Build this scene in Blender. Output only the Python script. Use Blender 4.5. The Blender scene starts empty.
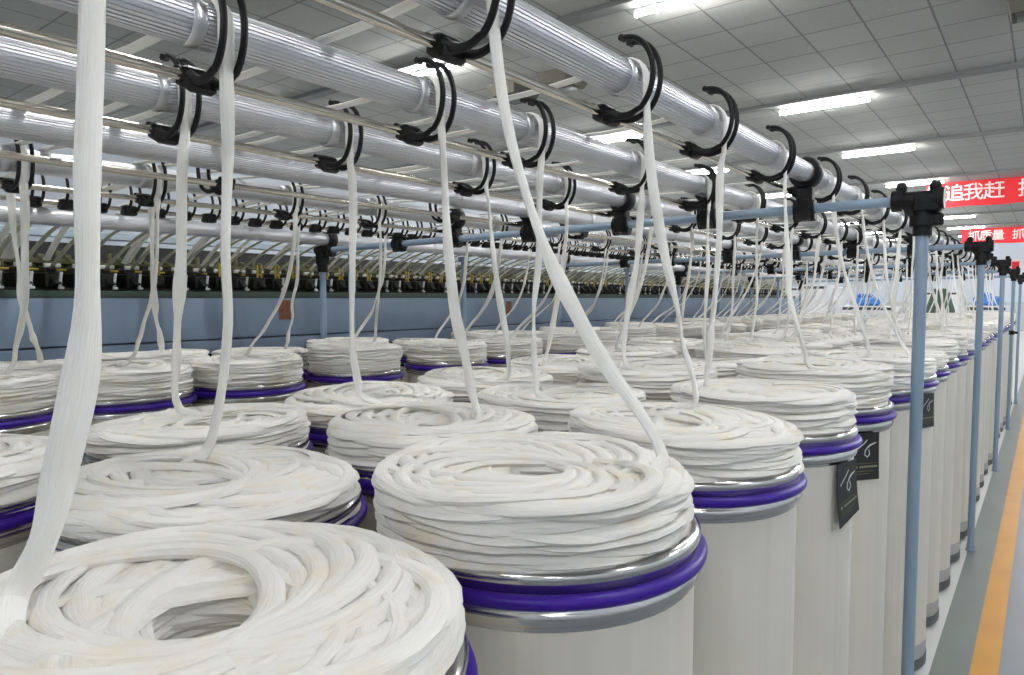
import bpy, math, random
import numpy as np
from mathutils import Matrix, Vector

PI = math.pi
random.seed(7)
rng = np.random.default_rng(11)
COL = bpy.context.scene.collection

# ------------------------------------------------------------------ camera
EYE = 1.55
FPX = 690.0
RW = np.array([[0.7902, 0.0350, -0.6118],
               [0.6128, -0.0452, 0.7889],
               [0.0, -0.9984, -0.0572]])
cam_data = bpy.data.cameras.new('camera')
cam_data.sensor_fit = 'HORIZONTAL'
cam_data.sensor_width = 36.0
cam_data.lens = FPX / 1024.0 * 36.0
cam_data.clip_start = 0.02
cam_data.clip_end = 200
cam = bpy.data.objects.new('camera', cam_data)
COL.objects.link(cam)
r_, d_, f_ = RW[:, 0], RW[:, 1], RW[:, 2]
mw = Matrix.Identity(4)
for i in range(3):
    mw[i][0] = r_[i]; mw[i][1] = -d_[i]; mw[i][2] = -f_[i]
mw[2][3] = EYE
cam.matrix_world = mw
bpy.context.scene.camera = cam


def px(p):
    c = RW.T @ (np.array(p, float) - np.array([0, 0, EYE]))
    if c[2] < 0.05:
        return None
    return (512 + FPX * c[0] / c[2], 337.5 + FPX * c[1] / c[2])


def seen(pts, m=6):
    for p in pts:
        q = px(p)
        if q and -m < q[0] < 1024 + m and -m < q[1] < 675 + m:
            return True
    return False


# ------------------------------------------------------------------ materials
def mat(name, col, rough=0.5, metal=0.0, bump=None, var=None, spec=None, coat=None, scale3=None):
    m = bpy.data.materials.new(name)
    m.use_nodes = True
    nt = m.node_tree
    b = nt.nodes['Principled BSDF']
    b.inputs['Base Color'].default_value = (*col, 1)
    b.inputs['Roughness'].default_value = rough
    b.inputs['Metallic'].default_value = metal
    if spec is not None:
        b.inputs['Specular IOR Level'].default_value = spec
    if coat:
        b.inputs['Coat Weight'].default_value = coat
        b.inputs['Coat Roughness'].default_value = 0.15
    if bump or var:
        tc = nt.nodes.new('ShaderNodeTexCoord')
        src = tc.outputs['Object']
        if scale3:
            mp = nt.nodes.new('ShaderNodeMapping')
            mp.inputs['Scale'].default_value = scale3
            nt.links.new(src, mp.inputs['Vector'])
            src = mp.outputs['Vector']
    if var:
        n = nt.nodes.new('ShaderNodeTexNoise')
        n.inputs['Scale'].default_value = var[0]
        n.inputs['Detail'].default_value = 4
        nt.links.new(src, n.inputs['Vector'])
        mx = nt.nodes.new('ShaderNodeMix')
        mx.data_type = 'RGBA'
        mx.inputs['A'].default_value = (*var[1], 1)
        mx.inputs['B'].default_value = (*col, 1)
        rp = nt.nodes.new('ShaderNodeMapRange')
        rp.inputs['From Min'].default_value = 0.3
        rp.inputs['From Max'].default_value = 0.62
        nt.links.new(n.outputs['Fac'], rp.inputs['Value'])
        nt.links.new(rp.outputs['Result'], mx.inputs['Factor'])
        nt.links.new(mx.outputs['Result'], b.inputs['Base Color'])
    if bump:
        n = nt.nodes.new('ShaderNodeTexNoise')
        n.inputs['Scale'].default_value = bump[0]
        n.inputs['Detail'].default_value = 5
        nt.links.new(src, n.inputs['Vector'])
        bp = nt.nodes.new('ShaderNodeBump')
        bp.inputs['Strength'].default_value = bump[1]
        bp.inputs['Distance'].default_value = bump[2]
        nt.links.new(n.outputs['Fac'], bp.inputs['Height'])
        nt.links.new(bp.outputs['Normal'], b.inputs['Normal'])
    return m


def emis(name, col, strength):
    m = bpy.data.materials.new(name)
    m.use_nodes = True
    b = m.node_tree.nodes['Principled BSDF']
    b.inputs['Base Color'].default_value = (*col, 1)
    b.inputs['Emission Color'].default_value = (*col, 1)
    b.inputs['Emission Strength'].default_value = strength
    return m


MT = {
    'cotton': mat('cotton', (.84, .825, .785), .95, bump=(150, .5, .004), spec=.1, var=(30, (.82, .80, .745))),
    'strand': mat('strand_cotton', (.85, .84, .805), .95, bump=(170, .5, .003), spec=.1),
    'cream': mat('cream_plastic', (.69, .665, .585), .38, var=(6, (.655, .625, .54)), scale3=(8, 8, .25)),
    'purple': mat('purple_plastic', (.034, .004, .265), .36, spec=.32),
    'chrome': mat('chrome', (.58, .57, .555), .16, 1.0),
    'foot': mat('grey_foot', (.10, .105, .115), .5),
    'footband': mat('pale_grey_band', (.42, .42, .42), .5),
    'alu': mat('aluminium', (.72, .73, .765), .46, 1.0),
    'alu_d': mat('aluminium_collar', (.62, .63, .66), .42, 1.0),
    'steel': mat('polished_steel', (.60, .56, .48), .17, 1.0),
    'black': mat('black_plastic', (.005, .005, .0065), .45, spec=.3),
    'black_m': mat('black_machine', (.016, .018, .017), .5, var=(25, (.03, .032, .028))),
    'bluep': mat('blue_grey_paint', (.25, .345, .455), .35, spec=.5),
    'panel': mat('panel_blue_paint', (.24, .32, .43), .5, bump=(9, .12, .02), var=(3.5, (.21, .285, .395))),
    'rail': mat('pale_blue_rail', (.40, .50, .58), .5),
    'olive': mat('olive_cover', (.14, .14, .06), .6, var=(14, (.06, .065, .035))),
    'olive_box': mat('olive_box_paint', (.075, .07, .048), .7),
    'brass': mat('yellow_brass', (.60, .44, .07), .4, .2),
    'white': mat('white_paint', (.72, .74, .76), .5),
    'whitep': mat('white_plastic', (.75, .75, .72), .4),
    'wall': mat('wall_paint', (.66, .72, .80), .8),
    'wainscot': mat('wainscot_paint', (.55, .60, .60), .7),
    'beam': mat('grey_channel', (.20, .205, .205), .6),
    'bluecloth': mat('blue_cover', (.05, .25, .72), .6),
    'green': mat('dark_green_paint', (.05, .085, .065), .6),
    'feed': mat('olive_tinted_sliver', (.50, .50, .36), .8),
    'red': mat('red_cloth', (.72, .018, .025), .75, bump=(14, .1, .01)),
    'pink': mat('pale_lettering', (.86, .70, .68), .7),
    'notice': mat('red_brown_notice', (.20, .075, .035), .6, var=(40, (.16, .05, .03))),
    'tag': mat('black_card', (.012, .013, .014), .35),
    'chalk': mat('white_scribble', (.62, .64, .68), .6),
    'tagline': mat('olive_print', (.10, .10, .045), .5),
    'tagpale': mat('pale_print', (.32, .31, .2), .5),
    'darkbox': mat('dark_grey_metal', (.05, .055, .06), .5),
    'f_white': mat('floor_white_paint', (.66, .67, .66), .45),
    'f_green': mat('floor_green_grey', (.18, .22, .205), .32, var=(2.5, (.16, .195, .185))),
    'f_yellow': mat('floor_yellow_paint', (.62, .285, .006), .4, var=(5, (.57, .255, .005))),
    'f_grey': mat('floor_grey_paint', (.215, .24, .27), .3, var=(2, (.19, .215, .24))),
    'tube': emis('lit_tube', (1, .985, .97), 46.0),
}


def cotton_mat(name, col, warm, dist):
    m = bpy.data.materials.new(name)
    m.use_nodes = True
    nt = m.node_tree
    b = nt.nodes['Principled BSDF']
    b.inputs['Roughness'].default_value = .95
    b.inputs['Specular IOR Level'].default_value = .08
    b.inputs['Sheen Weight'].default_value = .15
    at = nt.nodes.new('ShaderNodeAttribute')
    at.attribute_name = 'fib'
    n1 = nt.nodes.new('ShaderNodeTexNoise')
    n1.inputs['Scale'].default_value = 3.2
    n1.inputs['Detail'].default_value = 5
    n1.inputs['Roughness'].default_value = .65
    nt.links.new(at.outputs['Vector'], n1.inputs['Vector'])
    bp = nt.nodes.new('ShaderNodeBump')
    bp.inputs['Strength'].default_value = .9
    bp.inputs['Distance'].default_value = dist
    nt.links.new(n1.outputs['Fac'], bp.inputs['Height'])
    nt.links.new(bp.outputs['Normal'], b.inputs['Normal'])
    tc = nt.nodes.new('ShaderNodeTexCoord')
    n2 = nt.nodes.new('ShaderNodeTexNoise')
    n2.inputs['Scale'].default_value = 16
    n2.inputs['Detail'].default_value = 3
    nt.links.new(tc.outputs['Object'], n2.inputs['Vector'])
    rp = nt.nodes.new('ShaderNodeMapRange')
    rp.inputs['From Min'].default_value = .32
    rp.inputs['From Max'].default_value = .5
    nt.links.new(n2.outputs['Fac'], rp.inputs['Value'])
    mx = nt.nodes.new('ShaderNodeMix')
    mx.data_type = 'RGBA'
    mx.inputs['A'].default_value = (*warm, 1)  # warm bounce light of the crevices, put into the colour as random blotches
    mx.inputs['B'].default_value = (*col, 1)
    nt.links.new(rp.outputs['Result'], mx.inputs['Factor'])
    nt.links.new(mx.outputs['Result'], b.inputs['Base Color'])
    return m


MT['cotton'] = cotton_mat('cotton', (.87, .855, .815), (.855, .805, .70), .0032)
MT['strand'] = cotton_mat('strand_cotton', (.88, .87, .835), (.86, .84, .78), .0022)


def ceiling_mat():
    m = bpy.data.materials.new('ceiling_tiles')
    m.use_nodes = True
    nt = m.node_tree
    b = nt.nodes['Principled BSDF']
    b.inputs['Roughness'].default_value = .9
    tc = nt.nodes.new('ShaderNodeTexCoord')
    mp = nt.nodes.new('ShaderNodeMapping')
    mp.inputs['Location'].default_value = (.393, -10.2, 0)
    nt.links.new(tc.outputs['Object'], mp.inputs['Vector'])
    br = nt.nodes.new('ShaderNodeTexBrick')
    br.offset = 0
    br.squash = 1
    br.inputs['Scale'].default_value = 1
    br.inputs['Brick Width'].default_value = .58
    br.inputs['Row Height'].default_value = .62
    br.inputs['Mortar Size'].default_value = .011
    br.inputs['Mortar Smooth'].default_value = .2
    br.inputs['Color1'].default_value = (.44, .45, .43, 1)
    br.inputs['Color2'].default_value = (.40, .41, .39, 1)
    br.inputs['Mortar'].default_value = (.20, .205, .195, 1)
    nt.links.new(mp.outputs['Vector'], br.inputs['Vector'])
    nz = nt.nodes.new('ShaderNodeTexNoise')
    nz.inputs['Scale'].default_value = 42
    nz.inputs['Detail'].default_value = 4
    nt.links.new(tc.outputs['Object'], nz.inputs['Vector'])
    mx = nt.nodes.new('ShaderNodeMix')
    mx.data_type = 'RGBA'
    mx.blend_type = 'MULTIPLY'
    mx.inputs['Factor'].default_value = .25
    nt.links.new(br.outputs['Color'], mx.inputs['A'])
    nt.links.new(nz.outputs['Fac'], mx.inputs['B'])
    nt.links.new(mx.outputs['Result'], b.inputs['Base Color'])
    return m


MT['ceiling'] = ceiling_mat()


# ------------------------------------------------------------------ mesh helper
class MB:
    def __init__(s):
        s.v = []; s.f = []; s.mi = []; s.cur = 0; s.ms = []; s.fib = {}

    def use(s, m):
        if m not in s.ms: s.ms.append(m)
        s.cur = s.ms.index(m); return s

    def add(s, vs, fs):
        o = len(s.v)
        s.v.extend([tuple(map(float, v)) for v in vs])
        for f in fs:
            s.f.append([i + o for i in f]); s.mi.append(s.cur)
        return s

    def box(s, x0, x1, y0, y1, z0, z1, bev=0.0):
        if x0 > x1: x0, x1 = x1, x0
        if y0 > y1: y0, y1 = y1, y0
        b = min(bev, (x1 - x0) * .45, (y1 - y0) * .45, (z1 - z0) * .45)
        if b <= 0:
            vs = [(x, y, z) for z in (z0, z1) for y in (y0, y1) for x in (x0, x1)]
            fs = [(0, 2, 3, 1), (4, 5, 7, 6), (0, 1, 5, 4), (2, 6, 7, 3), (0, 4, 6, 2), (1, 3, 7, 5)]
            return s.add(vs, fs)
        rings = []
        vs = []
        for z, i in ((z0, b), (z0 + b, 0), (z1 - b, 0), (z1, b)):
            c = b
            a0, a1, c0, c1 = x0 + i, x1 - i, y0 + i, y1 - i
            ring = [(a0 + c, c0), (a1 - c, c0), (a1, c0 + c), (a1, c1 - c), (a1 - c, c1), (a0 + c, c1), (a0, c1 - c), (a0, c0 + c)]
            vs += [(p[0], p[1], z) for p in ring]
        fs = [tuple(range(7, -1, -1)), tuple(range(24, 32))]
        for k in range(3):
            for i in range(8):
                j = (i + 1) % 8
                fs.append((k * 8 + i, k * 8 + j, k * 8 + 8 + j, k * 8 + 8 + i))
        return s.add(vs, fs)

    def cyl(s, p0, p1, r, n=16, r1=None, caps=True):
        p0 = np.array(p0, float); p1 = np.array(p1, float)
        r1 = r if r1 is None else r1
        d = p1 - p0; d /= np.linalg.norm(d)
        a = np.array([0, 0, 1.]) if abs(d[2]) < .9 else np.array([1., 0, 0])
        u = np.cross(d, a); u /= np.linalg.norm(u); w = np.cross(d, u)
        t = np.arange(n) * 2 * PI / n
        ring = np.outer(np.cos(t), u) + np.outer(np.sin(t), w)
        vs = list(p0 + ring * r) + list(p1 + ring * r1)
        fs = [(i, (i + 1) % n, n + (i + 1) % n, n + i) for i in range(n)]
        if caps:
            fs += [tuple(range(n - 1, -1, -1)), tuple(range(n, 2 * n))]
        return s.add(vs, fs)

    def lathe(s, prof, n=48, c=(0, 0, 0), closed=False):
        vs = []
        t = np.arange(n) * 2 * PI / n
        for r, z in prof:
            for a in t: vs.append((c[0] + r * math.cos(a), c[1] + r * math.sin(a), c[2] + z))
        m = len(prof); fs = []
        for k in range(m if closed else m - 1):
            k2 = (k + 1) % m
            for i in range(n):
                j = (i + 1) % n
                fs.append((k * n + i, k * n + j, k2 * n + j, k2 * n + i))
        return s.add(vs, fs)

    def torus(s, R, r, z, n=64, m=10, sx=1.0):
        prof = [(R + r * math.cos(a) * sx, z + r * math.sin(a)) for a in np.arange(m) * 2 * PI / m]
        return s.lathe(prof, n, closed=True)

    def sweep(s, P, B, w, h, n=8, caps=True):
        """ribbon / rope: path P (k,3), side vectors B, half width w, half height h (scalars or arrays)"""
        P = np.asarray(P, float); k = len(P)
        T = np.gradient(P, axis=0); T /= np.linalg.norm(T, axis=1)[:, None] + 1e-12
        B = np.asarray(B, float)
        B = B - (B * T).sum(1)[:, None] * T
        B /= np.linalg.norm(B, axis=1)[:, None] + 1e-12
        N = np.cross(T, B)
        w = np.broadcast_to(w, k); h = np.broadcast_to(h, k)
        t = np.arange(n) * 2 * PI / n
        V = P[:, None, :] + (np.cos(t)[None, :, None] * (w[:, None, None] * B[:, None, :]) + np.sin(t)[None, :, None] * (h[:, None, None] * N[:, None, :]))
        fs = []
        for a in range(k - 1):
            for i in range(n):
                j = (i + 1) % n
                fs.append((a * n + i, a * n + j, a * n + n + j, a * n + n + i))
        if caps:
            fs += [tuple(range(n - 1, -1, -1)), tuple(range((k - 1) * n, k * n))]
        arc = np.concatenate([[0], np.cumsum(np.linalg.norm(np.diff(P, axis=0), axis=1))])
        s.fib[len(s.v)] = np.stack([np.tile(np.cos(t), k), np.tile(np.sin(t), k), np.repeat(arc * 5.0, n)], 1)
        return s.add(V.reshape(-1, 3), fs)

    def mesh(s, name, m=None, smooth=True):
        me = bpy.data.meshes.new(name)
        me.from_pydata(s.v, [], s.f)
        ms = s.ms if s.ms else [m]
        for q in ms: me.materials.append(MT[q])
        if len(ms) > 1: me.polygons.foreach_set('material_index', s.mi)
        if smooth:
            me.polygons.foreach_set('use_smooth', [True] * len(me.polygons))
            try:
                me.set_sharp_from_angle(angle=math.radians(42))
            except Exception:
                pass
        if m in ('cotton', 'strand'):
            F = np.array(s.v) * 14
            for o, q in s.fib.items(): F[o:o + len(q)] = q
            at = me.attributes.new('fib', 'FLOAT_VECTOR', 'POINT')
            at.data.foreach_set('vector', F.astype(np.float32).ravel())
        me.update()
        return me

    def build(s, name, m=None, parent=None, smooth=True):
        return link(name, s.mesh(name, m, smooth), parent)


def link(name, me, parent=None, loc=None, rz=None):
    o = bpy.data.objects.new(name, me)
    COL.objects.link(o)
    if parent: o.parent = parent
    if loc is not None: o.location = loc
    if rz is not None: o.rotation_euler = (0, 0, rz)
    return o


def tag(o, label=None, cat=None, group=None, kind=None):
    if label: o['label'] = label
    if cat: o['category'] = cat
    if group: o['group'] = group
    if kind: o['kind'] = kind
    return o


def thing(name, label, cat, loc=(0, 0, 0), group=None, rz=0):
    o = link(name, None, None, loc, rz)
    return tag(o, label, cat, group)


def struct(o):
    o['kind'] = 'structure'; return o


ORD = ('first second third fourth fifth sixth seventh eighth ninth tenth eleventh twelfth thirteenth fourteenth fifteenth '
       'sixteenth seventeenth eighteenth nineteenth').split()
TENS = {2: ('twentieth', 'twenty'), 3: ('thirtieth', 'thirty'), 4: ('fortieth', 'forty'), 5: ('fiftieth', 'fifty'), 6: ('sixtieth', 'sixty'),
        7: ('seventieth', 'seventy'), 8: ('eightieth', 'eighty'), 9: ('ninetieth', 'ninety')}


def nth(n):
    if n <= 19: return ORD[n - 1]
    if n == 100: return 'hundredth'
    if n > 100: return 'hundred and ' + nth(n - 100)
    t, u = divmod(n, 10)
    return TENS[t][0] if u == 0 else TENS[t][1] + '-' + ORD[u - 1]


# ------------------------------------------------------------------ room
CZ = 4.3
X0, X1, YA, YB = -13.0, 4.6, -6.0, 40.0
b = MB()
for m, a0, a1 in (('f_white', X0, -.335), ('f_green', -.335, -.203), ('f_yellow', -.203, -.108), ('f_grey', -.108, X1)):
    b.use(m).box(a0, a1, YA, YB, -.12, 0)
struct(b.build('floor', smooth=False))
struct(MB().box(X0, X1, YA, YB, CZ, CZ + .1).build('ceiling', 'ceiling', smooth=False))
for nm, q in (('wall_left', (X0 - .15, X0, YA, YB)), ('wall_right', (X1, X1 + .15, YA, YB)), ('wall_front', (X0, X1, YA - .15, YA)), ('wall_back', (X0, X1, YB, YB + .15))):
    struct(MB().use('wainscot').box(*q, 0, 1.35).use('wall').box(*q, 1.35, CZ).build(nm, smooth=False))
for i, y in enumerate((1.5, 5.86, 10.2, 14.05, 18.4, 22.7, 27.0, 31.3, 35.5)):
    struct(MB().use('beam').box(X0, X1, y - .085, y + .085, CZ - .035, CZ + .001).box(X0, X1, y - .1, y - .085, CZ - .05, CZ).build('trim_%d' % (i + 1), smooth=False))

# lit tube fixtures
lr = [-3.0, 1.6, 5.98, 10.42, 14.3, 18.75, 23.0, 27.3, 31.6, 35.8]
COLS = {-2.57: 'over the creel', -5.95: 'beyond the machine', -9.3: 'along the far side wall', .85: 'over the aisle', 3.3: 'by the aisle wall'}
pf = MB()
prof = []
hx = .59
pf.box(-.58, .58, -.025, .025, -.03, 0).box(-.605, -.588, -.025, .025, -.078, 0).box(.588, .605, -.025, .025, -.078, 0)
fix_me = pf.mesh('housing', 'white', False)
pd = MB()
k = 14
ring = []
vs = []; fs = []
xs = [-.59, -.57, -.54, .54, .57, .59]; sc_ = [.35, .75, 1, 1, .75, .35]
for x, q in zip(xs, sc_):
    for a in np.arange(k) * 2 * PI / k:
        vs.append((x, .021 * q * math.cos(a), -.054 + .019 * q * math.sin(a)))
for i in range(len(xs) - 1):
    for j in range(k):
        fs.append((i * k + j, (i + 1) * k + j, (i + 1) * k + (j + 1) % k, i * k + (j + 1) % k))
fs += [tuple(range(k)), tuple(range(5 * k + k - 1, 5 * k - 1, -1))]
pd.add(vs, fs)
dif_me = pd.mesh('diffuser', 'tube')
for x, where in COLS.items():
    n = 0
    for y in lr:
        if y < 3 and x < -5: continue
        n += 1
        t = thing('ceiling_light', 'lit white tube light on the ceiling, %s in its line %s' % (nth(n), where), 'ceiling light', (x, y, CZ - .035), 'tube lights on the ceiling')
        link('housing', fix_me, t); link('diffuser', dif_me, t)

# ------------------------------------------------------------------ sliver cans
ZR = 1.20


def can_meshes():
    d = {}
    b = MB()
    b.lathe([(.216, .10), (.2235, .10), (.2235, ZR - .04), (.216, ZR - .04), (.216, .9), (0.001, .9)], 56)
    b.lathe([(.2236, .10), (.2236, .06), (.2, .055)], 56)
    d['body'] = b.mesh('body', 'cream')
    b = MB().lathe([(.2240, .062), (.2252, .066), (.2252, .118), (.2240, .122)], 56)
    d['band'] = b.mesh('band', 'footband')
    b = MB().lathe([(.01, 0), (.205, 0), (.222, .012), (.228, .02), (.228, .06), (.2, .062), (.01, .062)], 56)
    d['foot'] = b.mesh('foot', 'foot')
    b = MB().lathe([(.2165, ZR - .05), (.2165, ZR + .026), (.219, ZR + .033), (.2245, ZR + .035), (.2305, ZR + .031), (.2325, ZR + .024), (.2305, ZR + .018), (.227, ZR + .013), (.227, ZR - .012),
                    (.230, ZR - .016), (.2315, ZR - .020), (.2315, ZR - .026), (.230, ZR - .031), (.225, ZR - .034), (.2238, ZR - .040)], 64)
    d['rim'] = b.mesh('rim', 'chrome')
    b = MB().torus(.2318, .0094, ZR - .001, 72, 12)
    d['bumper_ring'] = b.mesh('bumper_ring', 'purple')
    b = MB()
    for a in (0.4, 1.1, 3.6, 4.3):
        c, s_ = math.cos(a), math.sin(a)
        b.cyl((.2325 * c, .2325 * s_, ZR - .026), (.2352 * c, .2352 * s_, ZR - .026), .004, 8)
    d['rivets'] = b.mesh('rivet', 'darkbox')
    return d


CM = can_meshes()


def noise1(n, scale, amp, r):
    """smooth 1D noise of n samples"""
    k = max(4, int(n / scale) + 3)
    c = r.normal(0, 1, k)
    x = np.linspace(0, k - 1.001, n)
    i = x.astype(int); f = x - i
    f = f * f * (3 - 2 * f)
    return amp * (c[i] * (1 - f) + c[np.minimum(i + 1, k - 1)] * f)


def coil_mesh(seed, height=.165, R=.226, hole=.042, n_per=16.6, turn=.0115, tilt=0.0, low=.0135):
    """cotton sliver laid down in overlapping off-centre loops, top at z=0"""
    r = np.random.default_rng(seed)
    hw, hh = .0132, .0066
    ro = R - hw * .8
    ri = hole + hw
    rl = (ro + ri) / 2; e = (ro - ri) / 2
    revs = height / turn
    loops = int(revs * n_per)
    seg = 28
    N = loops * seg
    th = np.arange(N) * 2 * PI / seg
    phi = th / n_per + seed
    jr = noise1(N, seg * .4, .0050, r)
    je = noise1(N, seg * .9, .0045, r)
    P = np.zeros((N, 3))
    P[:, 0] = (e + je) * np.cos(phi) + (rl + jr) * np.cos(th)
    P[:, 1] = (e + je) * np.sin(phi) + (rl + jr) * np.sin(th)
    z0 = -height + turn * np.arange(N) / (seg * n_per)
    # packed tight inside the rim, swelling above it
    q = np.clip((z0 + .125) / .07, 0, 1); q = q * q * (3 - 2 * q)
    lim = (R - low) + (low - .001) * q - hw * .5
    rad = np.hypot(P[:, 0], P[:, 1])
    over = np.maximum(rad - lim + noise1(N, seg * .22, .0022, r), 0)
    P[:, :2] *= (1 - over / np.maximum(rad, 1e-6))[:, None]
    rad = np.hypot(P[:, 0], P[:, 1])
    u = np.clip((rad - hole) / (R - hole), 0, 1)
    z = z0 + noise1(N, seg * .2, .0030, r) - .016 * (1 - u) ** 2 - .006 * np.clip((u - .88) / .12, 0, 1) ** 2
    P[:, 2] = z + tilt * P[:, 0] - hh
    T = np.gradient(P, axis=0)
    Bv = np.cross(T, np.array([0, 0, 1.]))
    Bv /= np.linalg.norm(Bv, axis=1)[:, None]
    # the cords hang over the edge and twist a little
    Bv[:, 2] -= .28 * np.clip((u - .84) / .16, 0, 1) * np.sign((Bv[:, :2] * P[:, :2]).sum(1)) + noise1(N, seg * .35, .22, r)
    w = hw * (1 + noise1(N, seg * .25, .15, r)); h = hh * (1 + np.clip(noise1(N, seg * .25, .2, r), -.4, .4))
    b = MB().sweep(P, Bv, w, h, 8)
    t0 = -.017
    b.lathe([(hole + .010, -height - .04), (hole + .010, t0 - .03), (hole + .028, t0), (R - .032, t0), (R - .028, t0 - .02), (R - .044, -.10), (R - .044, -height - .04)], 40)
    b.lathe([(.001, -.10), (hole + .02, -.11)], 24)
    return b.mesh('coil', 'cotton')


COILS = [coil_mesh(3, n_per=15.6, turn=.0125, hole=.036, low=.024), coil_mesh(8, hole=.052), coil_mesh(15, turn=.0105, hole=.030, tilt=.03, low=.018),
         coil_mesh(21, hole=.042, n_per=17.3, tilt=-.025, low=.017), coil_mesh(34, turn=.0125, n_per=14.7), coil_mesh(40, hole=.04, tilt=.02, low=.016)]

ROLL = {'A': (-.68, 1.983), 'B': (-1.03, 1.962), 'C': (-1.40, 1.955), 'D': (-1.87, 1.945), 'E': (-2.33, 1.942), 'F': (-3.32, 1.888)}
RR = .0345
P_ = .495
ROWS = [  # x, first y, ring height shift, roller, where words
    (-.585, [.311] + [.325 + P_ * q for q in range(1, 40)], 0, 'A', 'aisle-side row'),
    (-1.045, [.568] + [.575 + P_ * q for q in range(1, 40)], 0, 'B', 'second row from the aisle'),
    (-1.490, .290, 0, 'C', 'third row from the aisle'),
    (-2.69, [.69, 1.13, 1.62, 2.21, 2.87, 3.42, 3.95] + [4.48 + .525 * k for k in range(16)], -.03, 'E', 'row beyond the inner gap'),
    (-3.10, [.92, 1.42, 1.95, 2.50, 3.14, 3.68] + [4.21 + .525 * k for k in range(16)], -.03, 'E', 'hindmost row by the blue machine'),
]
YMAX = 12.4
TOPS = {(0, 0): 1.288, (0, 1): 1.318, (0, 2): 1.312, (0, 3): 1.325, (0, 4): 1.350, (1, 0): 1.276, (1, 1): 1.297, (1, 2): 1.30, (2, 0): 1.285, (2, 1): 1.288, (2, 2): 1.287, (2, 3): 1.30}
HOOKY = {(0, 0): .252, (0, 1): .778, (0, 2): 1.254, (0, 3): 1.675, (0, 4): 2.16, (0, 5): 2.745, (1, 0): .575, (1, 1): 1.038, (1, 2): 1.395, (1, 3): 1.93,
         (2, 1): .70, (2, 2): 1.107, (2, 3): 1.62, (2, 4): 2.07, (3, 0): .71, (3, 1): 1.08, (3, 2): 1.60, (3, 3): 2.02, (4, 0): .80, (4, 1): 1.25, (4, 2): 1.90}
LAND = {(0, 0): (-.700, .195), (0, 1): (-.425, .905), (0, 2): (-.611, 1.463), (0, 3): (-.697, 1.725), (0, 4): (-.544, 2.10), (0, 5): (-.495, 2.72),
        (1, 0): (-1.160, .622), (1, 1): (-1.01, 1.17), (1, 2): (-1.022, 1.42), (2, 1): (-1.585, .78), (2, 2): (-1.419, 1.178), (2, 3): (-1.33, 1.70),
        (3, 0): (-2.78, .80), (3, 1): (-2.80, 1.20), (3, 2): (-2.80, 1.70)}
COILPICK = {(0, 0): (1, .4), (0, 1): (0, 1.9), (0, 2): (3, .6), (0, 3): (4, 2.4), (0, 4): (5, 0.3), (1, 0): (2, 4.4), (1, 1): (4, .2), (2, 1): (3, 3.5)}
cans = []
for ri, (x, y0, dz, rl, where) in enumerate(ROWS):
    n = 0; kk = 0
    for y in (y0 if isinstance(y0, list) else [y0 + P_ * q for q in range(40)]):
        if y > YMAX: break
        q = [(x + .24 * math.cos(a), y + .24 * math.sin(a), z) for a in np.arange(8) * PI / 4 for z in (1.1, 1.3)]
        if seen(q, 2):
            n += 1
            cans.append((ri, kk, n, x, y, dz, rl, where))
        kk += 1
strand_specs = []
for (ri, kk, n, x, y, dz, rl, where) in cans:
    r = random.Random(ri * 100 + kk)
    if (ri, kk) not in TOPS:
        x += r.uniform(-.006, .006)
        y += r.uniform(-.003, .003)
    tagged = (ri, kk) in ((0, 3), (0, 4), (0, 6))
    extra = ', black card attached' if tagged else ''
    t = thing('sliver_can', 'cream can with purple rim, %s in the %s%s' % (nth(n), where, extra), 'sliver can', (x, y, 0), 'sliver cans under the creel', r.uniform(0, 6))
    for nm in ('body', 'band', 'foot', 'rim', 'bumper_ring'):
        o = link(nm, CM[nm], t)
        if nm == 'bumper_ring': o['label'] = 'purple plastic ring'
        if dz and nm in ('rim', 'bumper_ring'): o.location.z = dz
        if dz and nm == 'body': o.scale.z = (ZR + dz) / ZR
    zt = TOPS.get((ri, kk), 1.315 + r.uniform(-.014, .03)) + dz * .6
    ci, ca = COILPICK.get((ri, kk), (r.randrange(6), r.uniform(0, 6.28)))
    sx, sy = {(0, 0): (-.001, -.003), (0, 1): (-.004, -.010), (0, 2): (.001, .003)}.get((ri, kk), (0, 0))
    c = link('cotton_coil', COILS[ci], None, (x + sx, y + sy, zt), ca)
    tag(c, 'white cotton coils in the %s can of the %s' % (nth(n), where), 'cotton coil', 'cotton coils standing in the cans')
    # landing of the hanging sliver
    hy = HOOKY.get((ri, kk), y - .07 + r.uniform(-.05, .05) if ri < 3 else y - .03 + r.uniform(-.06, .06))
    if (ri, kk) in LAND:
        lx, ly = LAND[(ri, kk)]
    else:
        a = r.uniform(0, 2 * PI); q = r.uniform(.04, .17)
        if ri >= 3: a = r.uniform(-1.6, 1.6)
        lx, ly = x + q * math.cos(a), y + q * math.sin(a)
    strand_specs.append((ri, kk, n, x, y, zt, rl, where, hy, lx, ly, r))


# ------------------------------------------------------------------ hanging slivers
def bez(p0, p1, p2, p3, n):
    t = np.linspace(0, 1, n)[:, None]
    return (1 - t) ** 3 * p0 + 3 * (1 - t) ** 2 * t * p1 + 3 * (1 - t) * t * t * p2 + t ** 3 * p3


ORDER = 'ABCDEF'


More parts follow.
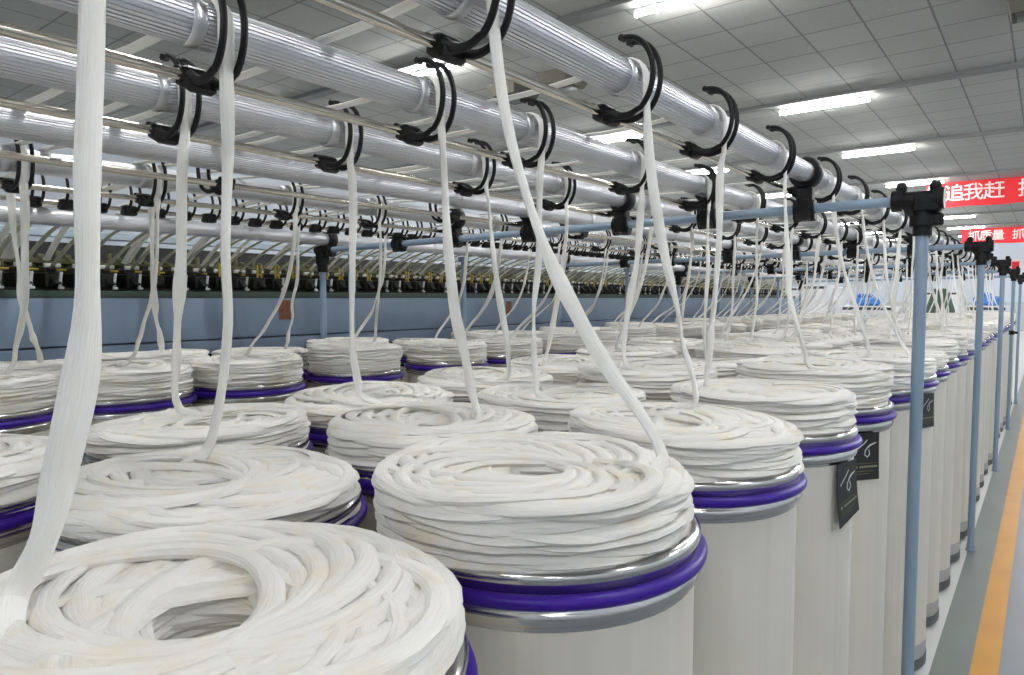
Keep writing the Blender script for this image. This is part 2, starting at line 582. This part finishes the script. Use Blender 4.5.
def strand(ri, kk, n, x, y, zt, rl, where, hy, lx, ly, r):
    g = np.random.default_rng(ri * 1000 + kk)
    rx, rz = ROLL[rl]
    off = RR + .0065
    if ri == 4: rx, rz, off = -2.715, 1.918, .012
    # over the top and away across the other rollers to the machine
    top = []
    for a in np.linspace(0, PI * .5, 6):
        top.append((rx + off * math.cos(a), hy, rz + off * math.sin(a)))
    idx = ORDER.index(rl)
    nodes = [(rx, rz + off)]
    for c in ORDER[idx + 1:]:
        X, Z = ROLL[c]
        if c == 'F' and ri < 4: nodes.append((-2.73, 1.935))
        nodes.append((X, Z + RR + .0065))
    run = []
    for (xa, za), (xb, zb) in zip(nodes[:-1], nodes[1:]):
        for t in np.linspace(0, 1, 9)[1:]:
            sag = .022 * (xa - xb) * 4 * t * (1 - t) if abs(xa - xb) > .2 else 0
            run.append((xa + (xb - xa) * t, hy, za + (zb - za) * t - sag))
    xF, zF = nodes[-1]
    for t in np.linspace(0, 1, 7)[1:]:
        run.append((xF - .46 * t, hy + .0 * t, zF - .012 * t - .185 * t ** 1.6))
    S = np.array([rx + off, hy, rz - .005])
    L = np.array([lx, ly, zt + .004])
    dv = L - S; dv[2] = 0
    hd = np.linalg.norm(dv); dn = dv / max(hd, 1e-4)
    # tail lying on the coil
    ang = math.atan2(ly - y, lx - x); rad = math.hypot(lx - x, ly - y)
    sgn = 1 if r.random() < .5 else -1
    if (ri, kk) == (0, 1): sgn = -1
    tail = []
    for t in np.linspace(1, 0, 10)[:-1]:
        a = ang + sgn * t * .055 / max(rad, .05)
        tail.append((x + rad * (1 - .1 * t) * math.cos(a), y + rad * (1 - .1 * t) * math.sin(a), zt + .002 - .020 * t))
    tail = np.array(tail)
    tdir = L - tail[-1]; tdir /= np.linalg.norm(tdir)
    H = S[2] - L[2]
    C1 = L + tdir * .03 - dn * min(hd * .3, .10) + np.array([0, 0, .06 + .10 * H])
    if (ri, kk) == (0, 0): C1 = L + .75 * np.array([S[0] - L[0], S[1] - L[1], 0]) + np.array([0, 0, .10]); dn = dn * 0
    C2 = S + np.array([0, 0, -(.62 if ri < 3 else .75) * H]) + dn * .02
    hang = bez(L, C1, C2, S, 34)
    P = np.concatenate([tail, hang, np.array(top), np.array(run)])
    # smooth
    nt = len(tail)
    for _ in range(3):
        Q = P.copy()
        Q[nt - 4:nt + 5] = (P[nt - 5:nt + 4] + P[nt - 4:nt + 5] * 2 + P[nt - 3:nt + 6]) / 4
        P = Q
    k = len(P)
    nh = nt + 34
    amp = np.zeros(k); amp[nt + 2:nh - 3] = 1
    P[:, 0] += noise1(k, 7, .003, g) * amp; P[:, 1] += noise1(k, 7, .003, g) * amp
    # ribbon side direction carried along the path from the roller
    T = np.gradient(P, axis=0); T /= np.linalg.norm(T, axis=1)[:, None]
    B = np.zeros((k, 3)); B[nh] = (0, 1, 0)
    for i in range(nh + 1, k):
        v = B[i - 1] - T[i] * (B[i - 1] @ T[i]); B[i] = v / np.linalg.norm(v)
    for i in range(nh - 1, -1, -1):
        v = B[i + 1] - T[i] * (B[i + 1] @ T[i]); B[i] = v / np.linalg.norm(v)
    N = np.cross(T, B)
    tw = noise1(k, 9, .55, g) * amp
    B = B * np.cos(tw)[:, None] + N * np.sin(tw)[:, None]
    w0 = .0102 if ri < 3 else .0098
    if (ri, kk) == (0, 0): w0 = .0140
    if (ri, kk) == (0, 1): w0 = .0118
    w = w0 * (1 + np.clip(noise1(k, 5, .17, g), -.35, .35))
    h = .0055 * (1 + np.clip(noise1(k, 5, .2, g), -.4, .4))
    sel = np.arange(k) >= nh - 2
    w = np.where(sel, .0135, w); h = np.where(sel, .0042, h)
    h[:nt] = .008
    o = MB().sweep(P, B, w, h, 8).build('sliver_strand', 'strand')
    return tag(o, 'hanging cotton sliver of the %s can in the %s' % (nth(n), where), 'cotton sliver', 'slivers hanging from the rollers')


for sp in strand_specs: strand(*sp)

# ------------------------------------------------------------------ rollers, rods, hook guides
YR0, YR1 = -.45, 12.75


def roller_mesh():
    b = MB()
    n = 34
    ang = []
    for i in range(n):
        a = i * 2 * PI / n
        ang += [(a, RR), (a + .115, RR), (a + .130, RR - .0026), (a + .170, RR - .0026)]
    ys = [YR0, YR1]
    vs = []
    for y in ys:
        for a, q in ang: vs.append((q * math.cos(a), y, q * math.sin(a)))
    m = len(ang)
    fs = [(i, m + i, m + (i + 1) % m, (i + 1) % m) for i in range(m)]
    fs += [tuple(range(m)), tuple(range(2 * m - 1, m - 1, -1))]
    b.add(vs, fs)
    return b.mesh('lifting_roller', 'alu', False)


RM = roller_mesh()
cb = MB()
prof = [(RR + .0002, -.012), (RR + .0022, -.010), (RR + .0030, -.004), (RR + .0030, .004), (RR + .0018, .009), (RR + .0002, .010)]
n = 32
vs = [(q * math.cos(a), yy, q * math.sin(a)) for q, yy in prof for a in np.arange(n) * 2 * PI / n]
fs = [(k * n + i, k * n + n + i, k * n + n + (i + 1) % n, k * n + (i + 1) % n) for k in range(len(prof) - 1) for i in range(n)]
COLLAR = cb.add(vs, fs).mesh('collar', 'alu_d')
NAMES = {'A': 'nearest the aisle', 'B': 'second from the aisle', 'C': 'third from the aisle', 'D': 'fourth from the aisle', 'E': 'fifth from the aisle', 'F': 'above the blue machine'}
HOOKS = {c: [] for c in ORDER}
for (ri, kk, n, x, y, zt, rl, where, hy, lx, ly, r) in strand_specs:
    if ri < 4: HOOKS[rl].append(hy)
for k in range(12): HOOKS['D'].append(1.1 + k * .99)
rollers = {}
for c in ORDER:
    X, Z = ROLL[c]
    o = link('lifting_roller', RM, None, (X, 0, Z))
    tag(o, 'long fluted aluminium roller overhead, %s' % NAMES[c], 'roller', 'fluted rollers of the creel')
    for hy in sorted(HOOKS[c])[:60]:
        link('collar', COLLAR, o, (0, hy - .034, 0))


def hook_meshes(R=.074, a0=236, a1=455, sep=.0165, rt=.0058):
    out = {}
    b = MB()
    # clip gripping the rod (rod at origin)
    b.box(-.017, .015, -.026, .026, -.016, .015, .005)
    b.box(-.021, -.012, -.026, .026, .004, .020, .003)
    b.box(.004, .026, -.024, .024, -.026, -.004, .005)
    out['clip'] = b.mesh('clip', 'black')
    for s_ in (-1, 1):
        P = []
        cx, cz = .054, .058
        A = np.radians(np.linspace(a0, a1, 26))
        P = [(cx + .062 * math.cos(a), s_ * sep, cz + (.074 if a < 5.2 else .078) * math.sin(a)) for a in A]
        P.insert(0, (.004, s_ * sep * 1.1, .0))
        P = np.array(P)
        Bv = np.tile(np.array([0, 1., 0]), (len(P), 1))
        w = np.full(len(P), rt * .95); h = np.full(len(P), rt)
        h[:9] = np.linspace(rt * 1.7, rt, 9)
        b = MB().sweep(P, Bv, w, h, 8)
        # little bead on the tip
        b.cyl(P[-1] - np.array([0, rt * 1.2, 0]), P[-1] + np.array([0, rt * 1.2, 0]), rt * 1.15, 8)
        out[s_] = b.mesh('hook_arm', 'black')
    return out


HM = hook_meshes()
ROD = {'A': (-.052, -.056), 'B': (-.052, -.064), 'C': (-.052, -.064), 'D': (-.052, -.064), 'E': (-.052, -.064)}
HW = {'A': 'under the roller nearest the aisle', 'B': 'under the second roller', 'C': 'under the third roller',
      'D': 'under the fourth roller', 'E': 'under the fifth roller'}
for c, (dx, dz) in ROD.items():
    X, Z = ROLL[c]
    o = MB().cyl((0, YR0, 0), (0, YR1, 0), .0088, 20).build('guide_rod', 'steel')
    o.location = (X + dx, 0, Z + dz)
    tag(o, 'thin polished steel rod carrying black hooks beside the roller %s' % NAMES[c], 'rod', 'steel guide rods')
    i = 0
    for hy in sorted(HOOKS[c]):
        if not seen([(X, hy, Z + .08), (X, hy, Z - .08), (X + .09, hy, Z), (X - .1, hy, Z - .04)], 0): continue
        i += 1
        t = thing('hook_guide', 'black twin-arm hook %s, %s from camera' % (HW[c], nth(i)), 'hook', (X + dx, hy, Z + dz), 'hook guides on the rods')
        q = t
        if c == 'D':
            t.rotation_euler = (0, 0, PI); t.location.z -= .0
        link('clip', HM['clip'], q); link('hook_arm', HM[-1], q); link('hook_arm', HM[1], q)

# close-set small guides above the machine
GX, GZ = -2.73, 1.880
o = MB().cyl((0, YR0, 0), (0, YR1, 0), .008, 16).build('guide_rod', 'steel')
o.location = (GX, 0, GZ)
tag(o, 'thin steel rod with close-set small black hooks above the machine', 'rod', 'steel guide rods')
b = MB().box(-.019, .022, -.024, .024, -.022, .014, .004)
for s_ in (-1, 1):
    A = np.radians(np.linspace(255, 420, 14))
    P = np.array([(.0, s_ * .0145, -.006)] + [(.018 + .046 * math.cos(a), s_ * .016, .046 + .054 * math.sin(a)) for a in A])
    b.sweep(P, np.tile(np.array([0, 1., 0]), (len(P), 1)), .0052, .0054, 6)
SM = b.mesh('small_hook_guide', 'black')
allh = sorted(sp[8] for sp in strand_specs)
gy = .66
i = 0
while gy < 12.5:
    if seen([(GX, gy, GZ)], 0):
        i += 1
        t = link('small_hook_guide', SM, None, (GX, gy, GZ))
        tag(t, 'small black hook on the rod above the machine, %s from the camera' % nth(i), 'hook', 'small hooks above the machine')
    gy += .104

# ------------------------------------------------------------------ frame: posts, cross bars, clamps
BY = [2.545 + 2.475 * k for k in range(5)]
FX, GXp = -.323, -3.37
ZB0, ZB1 = 1.862, 1.830


def zbar(x): return ZB0 + (ZB1 - ZB0) * (FX - x) / (FX - GXp)


b = MB()
b.cyl((0, 0, -.115), (0, 0, .005), .0275, 20).cyl((0, 0, -.085), (0, 0, -.055), .038, 20).cyl((0, 0, -.02), (0, 0, .0), .034, 18)
b.cyl((-.085, 0, 0), (.055, 0, 0), .027, 20).cyl((-.088, 0, 0), (-.058, 0, 0), .034, 20).cyl((.028, 0, 0), (.058, 0, 0), .035, 20)
b.box(-.03, .05, -.03, .03, -.045, .02, .01).box(.012, .058, -.016, .016, -.085, -.045, .006)
b.add([(-.06, -.012, -.02), (-.06, .012, -.02), (-.02, .012, -.075), (-.02, -.012, -.075), (-.02, -.012, -.015), (-.02, .012, -.015)],
      [(0, 3, 4), (1, 5, 2), (0, 1, 2, 3), (0, 4, 5, 1), (3, 2, 5, 4)])
JM = b.mesh('tee_joint', 'black')
b = MB().cyl((0, 0, 0), (0, 0, .022), .012, 8).cyl((0, 0, .018), (0, 0, .028), .0075, 12)
BM = MB().lathe([(.001, .034), (.009, .033), (.0155, .027), (.018, .018), (.016, .008), (.013, 0)], 14).mesh('bolt', 'black')
for i, y in enumerate(BY):
    t = thing('creel_post', 'blue-grey tubular post beside the aisle with black top joint, %s from the camera' % nth(i + 1), 'post', (FX, y, 0), 'aisle-side creel posts')
    MB().cyl((0, 0, .008), (0, 0, ZB0 - .03), .0185, 24).build('pole', 'bluep', t)
    MB().cyl((0, 0, 0), (0, 0, .010), .027, 24).cyl((0, 0, .010), (0, 0, .04), .0215, 20).build('base_plate', 'bluep', t)
    j = link('tee_joint', JM, t, (0, 0, ZB0))
    j['label'] = 'black plastic joint'
    for q in (-.062, .032): link('bolt', BM, j, (q, 0, .024))
    if i == 3:
        MB().cyl((0, 0, 1.12), (0, 0, 1.17), .027, 16).box(.0, .06, -.012, .012, 1.13, 1.16, .004).build('knob', 'black', t)
    L = math.hypot(FX - GXp, ZB1 - ZB0)
    o = MB().cyl((FX - .04, y, zbar(FX - .04)), (GXp - .05, y, zbar(GXp - .05)), .0165, 20).build('cross_bar', 'bluep')
    tag(o, 'blue-grey tube across the creel under the rollers, %s from the camera' % nth(i + 1), 'bar', 'cross bars of the creel')
# hind posts
i = 0
y = BY[0] - 1.25
k = 0
while y < 12.9:
    withbar = (k % 2 == 1)
    t = thing('hind_post', 'slim blue-grey post standing before the blue machine, %s from the camera' % nth(k + 1), 'post', (GXp, y, 0), 'hind creel posts')
    MB().cyl((0, 0, .01), (0, 0, 1.77 if withbar else 1.83), .0185, 20).build('pole', 'bluep', t)
    MB().cyl((0, 0, 0), (0, 0, .012), .04, 20).build('base_plate', 'bluep', t)
    if withbar:
        j = MB().cyl((0, 0, 1.70), (0, 0, 1.80), .03, 18).box(-.032, .032, -.03, .03, 1.74, 1.86, .008).cyl((-.045, 0, ZB1), (.045, 0, ZB1), .03, 18).build('tee_joint', 'black', t)
        j['label'] = 'black plastic joint'
    else:
        MB().box(-.03, .03, -.03, .03, 1.81, 1.85, .006).build('cap', 'bluep', t)
    y += 1.2375; k += 1


# roller clamps on each bar
def clamp_mesh(h, ring_r):
    o = {}
    b = MB().cyl((-.034, 0, 0), (.034, 0, 0), .032, 20).box(-.026, .026, -.034, .034, -.040, .03, .008).cyl((-.036, 0, -.024), (-.012, 0, -.024), .019, 12).cyl((.012, 0, -.024), (.036, 0, -.024), .019, 12)
    o['bar_collar'] = b.mesh('bar_collar', 'black')
    b = MB().box(-.027, .027, -.022, .022, .02, h - ring_r + .006, .005)
    b.add([(-.02, -.014, h - ring_r + .012), (-.02, .014, h - ring_r + .012), (-.085, .014, h - ring_r * .9), (-.085, -.014, h - ring_r * .9), (-.02, -.014, .035), (-.02, .014, .035)],
          [(0, 1, 2, 3), (3, 2, 5, 4), (0, 3, 4), (1, 5, 2)])
    o['neck'] = b.mesh('neck', 'black')
    pr = [(RR - .001, -.026), (ring_r - .005, -.026), (ring_r, -.019), (ring_r, .019), (ring_r - .005, .026), (RR - .001, .026)]
    n = 36
    vs = [(q * math.cos(a), yy, h + q * math.sin(a)) for q, yy in pr for a in np.arange(n) * 2 * PI / n]
    m = len(pr)
    fs = [(k * n + i, ((k + 1) % m) * n + i, ((k + 1) % m) * n + (i + 1) % n, k * n + (i + 1) % n) for k in range(m) for i in range(n)]
    o['roller_ring'] = MB().add(vs, fs).mesh('roller_ring', 'black')
    return o


CLM = {}
for c in ORDER:
    X, Z = ROLL[c]
    CLM[c] = clamp_mesh(Z - zbar(X), .054)
for i, y in enumerate(BY):
    for c in ORDER:
        X, Z = ROLL[c]
        t = thing('roller_clamp', 'black clamp on the %s cross bar holding the roller %s' % (nth(i + 1), NAMES[c]), 'clamp', (X, y, zbar(X)), 'roller clamps')
        for nm in ('bar_collar', 'neck', 'roller_ring'): link(nm, CLM[c][nm], t)
    t = thing('rod_bracket', 'black bracket on the %s cross bar holding the small-hook rod' % nth(i + 1), 'bracket', (GX, y + .0, zbar(GX)), 'rod brackets')
    link('bar_collar', CLM['A']['bar_collar'], t)
    hz = GZ - zbar(GX)
    MB().box(-.016, .016, -.016, .016, .02, hz + .016, .004).box(-.05, .05, -.03, .03, hz - .016, hz - .008, .002).build('arm', 'black', t)

# ------------------------------------------------------------------ drafting machine along the back
ML0, ML1 = .2, 13.2
t = thing('drafting_machine', 'long machine with blue side panel and row of dark drafting heads behind the cans', 'machine', (-3.6, 0, 0))
XP = 0.0
o = MB().box(-.05, 0, ML0, ML1, 1.325, 1.548, .004).build('side_panel', 'panel', t)
b = MB().box(-.06, .010, ML0, ML1, 1.245, 1.318, .004)
b.build('lower_panel', 'panel', t)
MB().box(-.62, -.075, ML0, ML1, .0, 1.30).build('plinth', 'black_m', t, False)
MB().box(-.60, -.055, ML0, ML1, 1.30, 1.556).build('bed', 'darkbox', t, False)
MB().box(-.20, -.06, ML0, ML1, 1.553, 1.585, .004).build('spindle_rail', 'green', t)
MB().box(-.115, -.075, ML0, ML1, 1.835, 1.872, .005).build('top_rail', 'rail', t)
MB().box(-.60, -.56, ML0, ML1, 1.55, 1.845).build('back_cover', 'black_m', t, False)
MB().box(-.56, -.20, ML0, ML1, 1.56, 1.60).build('head_bed', 'black_m', t, False)
for y in np.arange(ML0 + .35, ML1, 1.2375 * 2):
    MB().box(-.13, -.09, y - .02, y + .02, 1.55, 1.84, .004).build('stanchion', 'bluep', t)
MB().cyl((-.30, ML0, 1.690), (-.30, ML1, 1.690), .006, 8).build('brass_bar', 'brass', t)
for yy, w_, h_ in ((2.44, .105, .115), (4.60, .07, .1)):
    MB().box(.0, .003, yy - w_ / 2, yy + w_ / 2, 1.422, 1.422 + h_).build('notice_plate', 'notice', t, False)


def head_variant(sd):
    r = random.Random(sd)
    d = {}
    b = MB().box(-.12, .06, -.036, .036, 0, .075, .006)
    b.box(-.10, .02, -.026, .026, .07, .105, .008)
    b.add([(.06, -.02, .06), (.06, .02, .06), (.10, .016, .02), (.10, -.016, .02), (.06, -.02, .0), (.06, .02, .0)],
          [(0, 3, 2, 1), (3, 4, 5, 2), (0, 4, 3), (1, 2, 5)])
    d['block'] = b.mesh('block', 'black_m')
    b = MB().cyl((-.13, 0, .155), (.045, 0, .10), .011, 8).box(-.02, .02, -.012, .012, .09, .128, .004)
    d['pressure_arm'] = b.mesh('pressure_arm', 'olive')
    b = MB().cyl((.035, -.034, .107), (.035, .034, .107), .0105, 12)
    d['top_roller'] = b.mesh('top_roller', 'whitep')
    b = MB().box(.05, .058, -.018, -.010, .05, .15).box(.05, .058, .006, .014, .05, .145).box(.05, .058, -.018, .014, .09, .097)
    d['clip'] = b.mesh('clip', 'brass')
    b = MB().cyl((.085, .012, .005), (.088, .02, .075), .007, 8).box(.078, .094, .005, .03, -.008, .006, .003)
    d['lever'] = b.mesh('lever', 'white')
    P = np.array([(.50 + .02 * q - .52 * q, 0, .262 - .05 * q - .125 * q ** 1.5) for q in np.linspace(0, 1, 9)])
    b = MB().sweep(P, np.tile(np.array([0, 1., 0]), (9, 1)), .0115, .004, 8)
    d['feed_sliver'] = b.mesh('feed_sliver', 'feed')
    b = MB().cyl((-.16, -.03, .0), (-.16, -.03, .19), .012, 8).cyl((-.21, .02, .02), (-.17, .02, .17), .017, 8).box(-.24, -.15, -.045, .045, .12, .15, .006)
    d['spring_post'] = b.mesh('spring_post', 'olive')
    return d


HV = head_variant(1)
k = 0
y = .55
r = random.Random(5)
while k < 98 and y < ML1 - .1:
    if seen([(-3.8, y, 1.65)], 20):
        h = link('drafting_head', HV['block'], t, (-.235, y, 1.60))
        link('pressure_arm', HV['pressure_arm'], h)
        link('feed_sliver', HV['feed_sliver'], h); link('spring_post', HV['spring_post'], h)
        q = r.random()
        link('top_roller', HV['top_roller'], h)
        if k % 3 == 0 or q < .25: link('clip', HV['clip'], h)
        if q > .45: link('lever', HV['lever'], h)
        k += 1
    y += .122

# ------------------------------------------------------------------ hang tags on three cans
def hang_tag(x, y, a, tilt, label, full=True):
    R = .2255
    t = thing('hang_tag', label, 'tag', (x + R * math.cos(a), y + R * math.sin(a), ZR - .036))
    t.rotation_euler = (0, 0, a - PI / 2 + PI)
    # local: x across, -y outward
    w, h = .048, .136
    def P(u, v):   # bent slightly outward towards the foot, and twisted
        return (u, -.003 - .010 * (v / h) ** 2 * (1 if tilt else .4), -v + u * tilt * (v / h))
    nu, nv = 6, 10
    vs = []; fs = []
    for th in (0, .0012):
        for j in range(nv + 1):
            for i_ in range(nu + 1):
                p = P(-w + 2 * w * i_ / nu, h * j / nv); vs.append((p[0], p[1] - th, p[2]))
    s_ = (nu + 1) * (nv + 1)
    for j in range(nv):
        for i_ in range(nu):
            q = j * (nu + 1) + i_
            fs.append((q, q + 1, q + nu + 2, q + nu + 1)); fs.append((s_ + q, s_ + q + nu + 1, s_ + q + nu + 2, s_ + q + 1))
    for j in range(nv):
        for e_ in (0, nu):
            q = j * (nu + 1) + e_; fs.append((q, q + nu + 1, s_ + q + nu + 1, s_ + q))
    for i_ in range(nu):
        for q in (i_, nv * (nu + 1) + i_): fs.append((q, q + 1, s_ + q + 1, s_ + q))
    MB().add(vs, fs).build('card', 'tag', t, True)
    def on(u, v, d=.0022):
        p = P(u * w, v * h); return np.array([p[0], p[1] - d, p[2]])
    def stroke(pts, rad, m, nm):
        P0 = np.array([on(*q) for q in pts])
        # dense
        tt = np.linspace(0, len(P0) - 1, len(P0) * 5)
        D = np.stack([np.interp(tt, np.arange(len(P0)), P0[:, c]) for c in range(3)], 1)
        return MB().sweep(D, np.tile(np.array([0, 1., 0]), (len(D), 1)), .0006, rad, 6).build(nm, m, t)
    stroke([(-.75, .36), (-.45, .30), (-.1, .22), (.1, .15)], .0016, 'chalk', 'scribble')
    stroke([(-.05, .38), (.3, .26), (.75, .22), (.35, .27), (.0, .36), (-.08, .46), (.12, .52), (.3, .45), (.22, .36)], .0015, 'chalk', 'scribble')
    b = MB()
    def quad(u0, u1, v0, v1):
        p = [on(u0, v0, .0017), on(u1, v0, .0017), on(u1, v1, .0017), on(u0, v1, .0017)]
        b.add(p, [(0, 1, 2, 3)])
    b.use('tagline'); quad(-.9, .9, .64, .655); 
    b.use('tagpale')
    for q in range(9): quad(-.42 + q * .145, -.42 + q * .145 + .11, .70, .74)
    quad(-.76, -.58, .695, .745)
    b.use('tagline'); quad(-.7, .6, .80, .82); quad(-.7, .3, .86, .875)
    b.build('print', None, t, False)
    return t


def canpos(ri, kk): return ROWS[ri][0], ROWS[ri][1][kk]


x, y = canpos(0, 3)
hang_tag(x, y, math.radians(-13), .30, 'curled black card with white scribble hanging from the fourth can by the aisle')
x, y = canpos(0, 4)
hang_tag(x, y, math.radians(-36), 0.0, 'flat black card with white scribble on the fifth can, just left of the post')
x, y = canpos(0, 6)
hang_tag(x, y, math.radians(-20), 0.0, 'black card half hidden behind the nearest post, on the seventh can')

# ------------------------------------------------------------------ banners
def cjk(body, size, loc, parent, m):
    cu = bpy.data.curves.new('lettering', 'FONT')
    cu.body = body; cu.size = size; cu.align_x = 'CENTER'; cu.align_y = 'CENTER'; cu.extrude = .002; cu.offset = .004; cu.resolution_u = 3
    o = bpy.data.objects.new('tmp_text', cu); COL.objects.link(o)
    dg = bpy.context.evaluated_depsgraph_get()
    me = bpy.data.meshes.new_from_object(o.evaluated_get(dg))
    bpy.data.objects.remove(o, do_unlink=True)
    me.materials.clear(); me.materials.append(MT[m])
    q = link('character', me, parent, loc)
    q.rotation_euler = (PI / 2, 0, 0)
    return q


def banner(xa, xb, y, z0, z1, chars, size, zc, label):
    t = thing('banner', label, 'banner', ((xa + xb) / 2, y, z0), 'red slogan banners')
    nx = 40
    vs = []; fs = []
    for th in (0, .006):
        for j in range(5):
            for i in range(nx + 1):
                vs.append((xa + (xb - xa) * i / nx - (xa + xb) / 2, th + .006 * math.sin(i * .9 + j * .5), (z1 - z0) * j / 4 - .01 * math.sin(i * .35) * (1 - j / 4)))
    s_ = 5 * (nx + 1)
    for j in range(4):
        for i in range(nx):
            q = j * (nx + 1) + i
            fs.append((q, q + 1, q + nx + 2, q + nx + 1)); fs.append((s_ + q, s_ + q + nx + 1, s_ + q + nx + 2, s_ + q + 1))
    MB().add(vs, fs).build('cloth', 'red', t)
    for ch, cx in chars:
        cjk(ch, size, (cx - (xa + xb) / 2, -.012, zc - z0), t, 'pink')
    for cx in (xa + .25, xb - .25):
        MB().cyl((cx - (xa + xb) / 2, .003, z1 - z0 - .02), (cx - (xa + xb) / 2, .003, CZ - z0), .006, 6).build('cord', 'white', t)


banner(-2.42, .1, 19.45, 3.70, 4.285, [('你', -2.25), ('追', -1.84), ('我', -1.46), ('赶', -1.06), ('抓', -.42)], .42, 4.0, 'nearer red cloth banner with four pale characters hanging under the ceiling')
banner(-2.83, .3, 33.0, 3.68, 4.28, [('抓', -2.40), ('质', -2.02), ('量', -1.62), ('抓', -.98)], .42, 3.98, 'farther red cloth banner, lower and smaller in view, beyond the first')

# ceiling boxes
for x0, x1, y0, y1, lab in ((-5.05, -4.62, 7.0, 7.55, 'olive box under the ceiling seen between the two nearest rollers'), (-5.85, -5.40, 7.0, 7.6, 'olive box under the ceiling just left of another olive box'),
                            (-.40, .0, 7.9, 8.3, 'olive box under the ceiling in the top corner over the aisle')):
    t = thing('ceiling_box', lab, 'box', ((x0 + x1) / 2, (y0 + y1) / 2, CZ), 'olive boxes on the ceiling')
    hx, hy = (x1 - x0) / 2, (y1 - y0) / 2
    b = MB()
    vs = [(-hx, -hy, 0), (hx, -hy, 0), (hx, hy, 0), (-hx, hy, 0), (-hx * .8, -hy * .8, -.14), (hx * .8, -hy * .8, -.14), (hx * .8, hy * .8, -.14), (-hx * .8, hy * .8, -.14)]
    b.add(vs, [(0, 1, 2, 3), (7, 6, 5, 4), (0, 4, 5, 1), (1, 5, 6, 2), (2, 6, 7, 3), (3, 7, 4, 0)]).build('shell', 'olive_box', t, False)
    MB().box(-hx * .6, hx * .6, -hy * .6, hy * .6, -.15, -.135, .004).build('grille', 'darkbox', t)

# ------------------------------------------------------------------ far end of the hall
def cabinet(x0, x1, y0, y1, h, lab, m='white'):
    t = thing('machine_cabinet', lab, 'machine', ((x0 + x1) / 2, (y0 + y1) / 2, 0))
    a, c = (x1 - x0) / 2, (y1 - y0) / 2
    MB().box(-a, a, -c, c, .1, h, .02).build('body', m, t)
    MB().box(-a + .03, a - .03, -c + .03, c - .03, 0, .1).build('plinth', 'darkbox', t, False)
    MB().box(-a + .05, -.01, -c - .012, -c, .25, h - .12, .004).build('door', m, t)
    MB().box(.01, a - .05, -c - .012, -c, .25, h - .12, .004).build('door', m, t)
    MB().box(-a + .08, a - .08, -c - .018, -c - .004, h - .09, h - .03, .003).build('control_strip', 'darkbox', t)
    return t


cabinet(-4.75, -4.15, 17.6, 18.6, 1.86, 'tall white cabinet at the far end, just right of the blue machine')
cabinet(-3.95, -2.75, 17.9, 18.9, 1.36, 'low white machine cabinet at the far end under a blue cover')
cabinet(-1.45, -.62, 17.9, 18.9, 1.38, 'low white machine cabinet at the far end by the aisle')
cabinet(-7.2, -5.3, 24.0, 25.5, 1.9, 'broad white cabinet in the far distance beyond the creel')
cabinet(-3.6, -2.2, 26.0, 27.5, 1.75, 'white cabinet in the far distance behind the green hopper')
for x0, x1, lab in ((-3.72, -3.12, 'bright blue folded cover on the farther left white cabinet'), (-1.3, -.80, 'bright blue cover on the white cabinet by the aisle')):
    t = thing('blue_cover', lab, 'cover', ((x0 + x1) / 2, 18.35, 1.385 if x0 > -2 else 1.365))
    a = (x1 - x0) / 2
    MB().box(-a, a, -.3, .3, 0, .2, .05).build('cover_body', 'bluecloth', t)
    MB().box(-a * .8, a * .3, -.22, .22, .19, .29, .05).build('cover_fold', 'bluecloth', t)
t = thing('green_hopper', 'dark green tapering hopper at the far end between the white cabinets', 'hopper', (-1.85, 17.6, 0))
MB().cyl((0, 0, 1.15), (0, 0, 1.75), .32, 20, .14).cyl((0, 0, .9), (0, 0, 1.15), .3, 20, .32).build('cone', 'green', t)
for a in range(3):
    c, s_ = math.cos(a * 2.1), math.sin(a * 2.1)
    MB().cyl((.26 * c, .26 * s_, 0), (.26 * c, .26 * s_, .95), .025, 10).build('leg', 'darkbox', t)
t = thing('guard_rail', 'pale guard rail across the far end behind the last cans', 'rail', (-2.5, 16.4, 0))
MB().cyl((-2.4, 0, 1.17), (2.0, 0, 1.17), .022, 12).cyl((-2.4, 0, .7), (2.0, 0, .7), .018, 12).build('rail', 'rail', t)
for q in (-2.3, -1.2, -.1, 1.0, 1.9):
    MB().cyl((q, 0, 0), (q, 0, 1.17), .02, 12).build('post', 'rail', t)
t = thing('wall_sign', 'small red sign on the distant pale wall near the last posts', 'sign', (-1.25, 39.99, 2.6))
MB().box(-.20, .20, -.03, 0, 0, .75, .01).build('panel', 'pink', t)
MB().box(-.14, .14, -.036, -.028, .10, .65).build('inset', 'red', t, False)

# ------------------------------------------------------------------ world and view
w = bpy.data.worlds.new('world')
bpy.context.scene.world = w
w.use_nodes = True
w.node_tree.nodes['Background'].inputs['Color'].default_value = (.9, .95, 1, 1)
w.node_tree.nodes['Background'].inputs['Strength'].default_value = .2
sc = bpy.context.scene
sc.view_settings.view_transform = 'Standard'
sc.view_settings.look = 'None'
sc.view_settings.gamma = 1
sc.view_settings.use_curve_mapping = False
sc.view_settings.exposure = 2.0
sc.cycles.max_bounces = 10
sc.cycles.diffuse_bounces = 6
sc.cycles.use_denoising = True
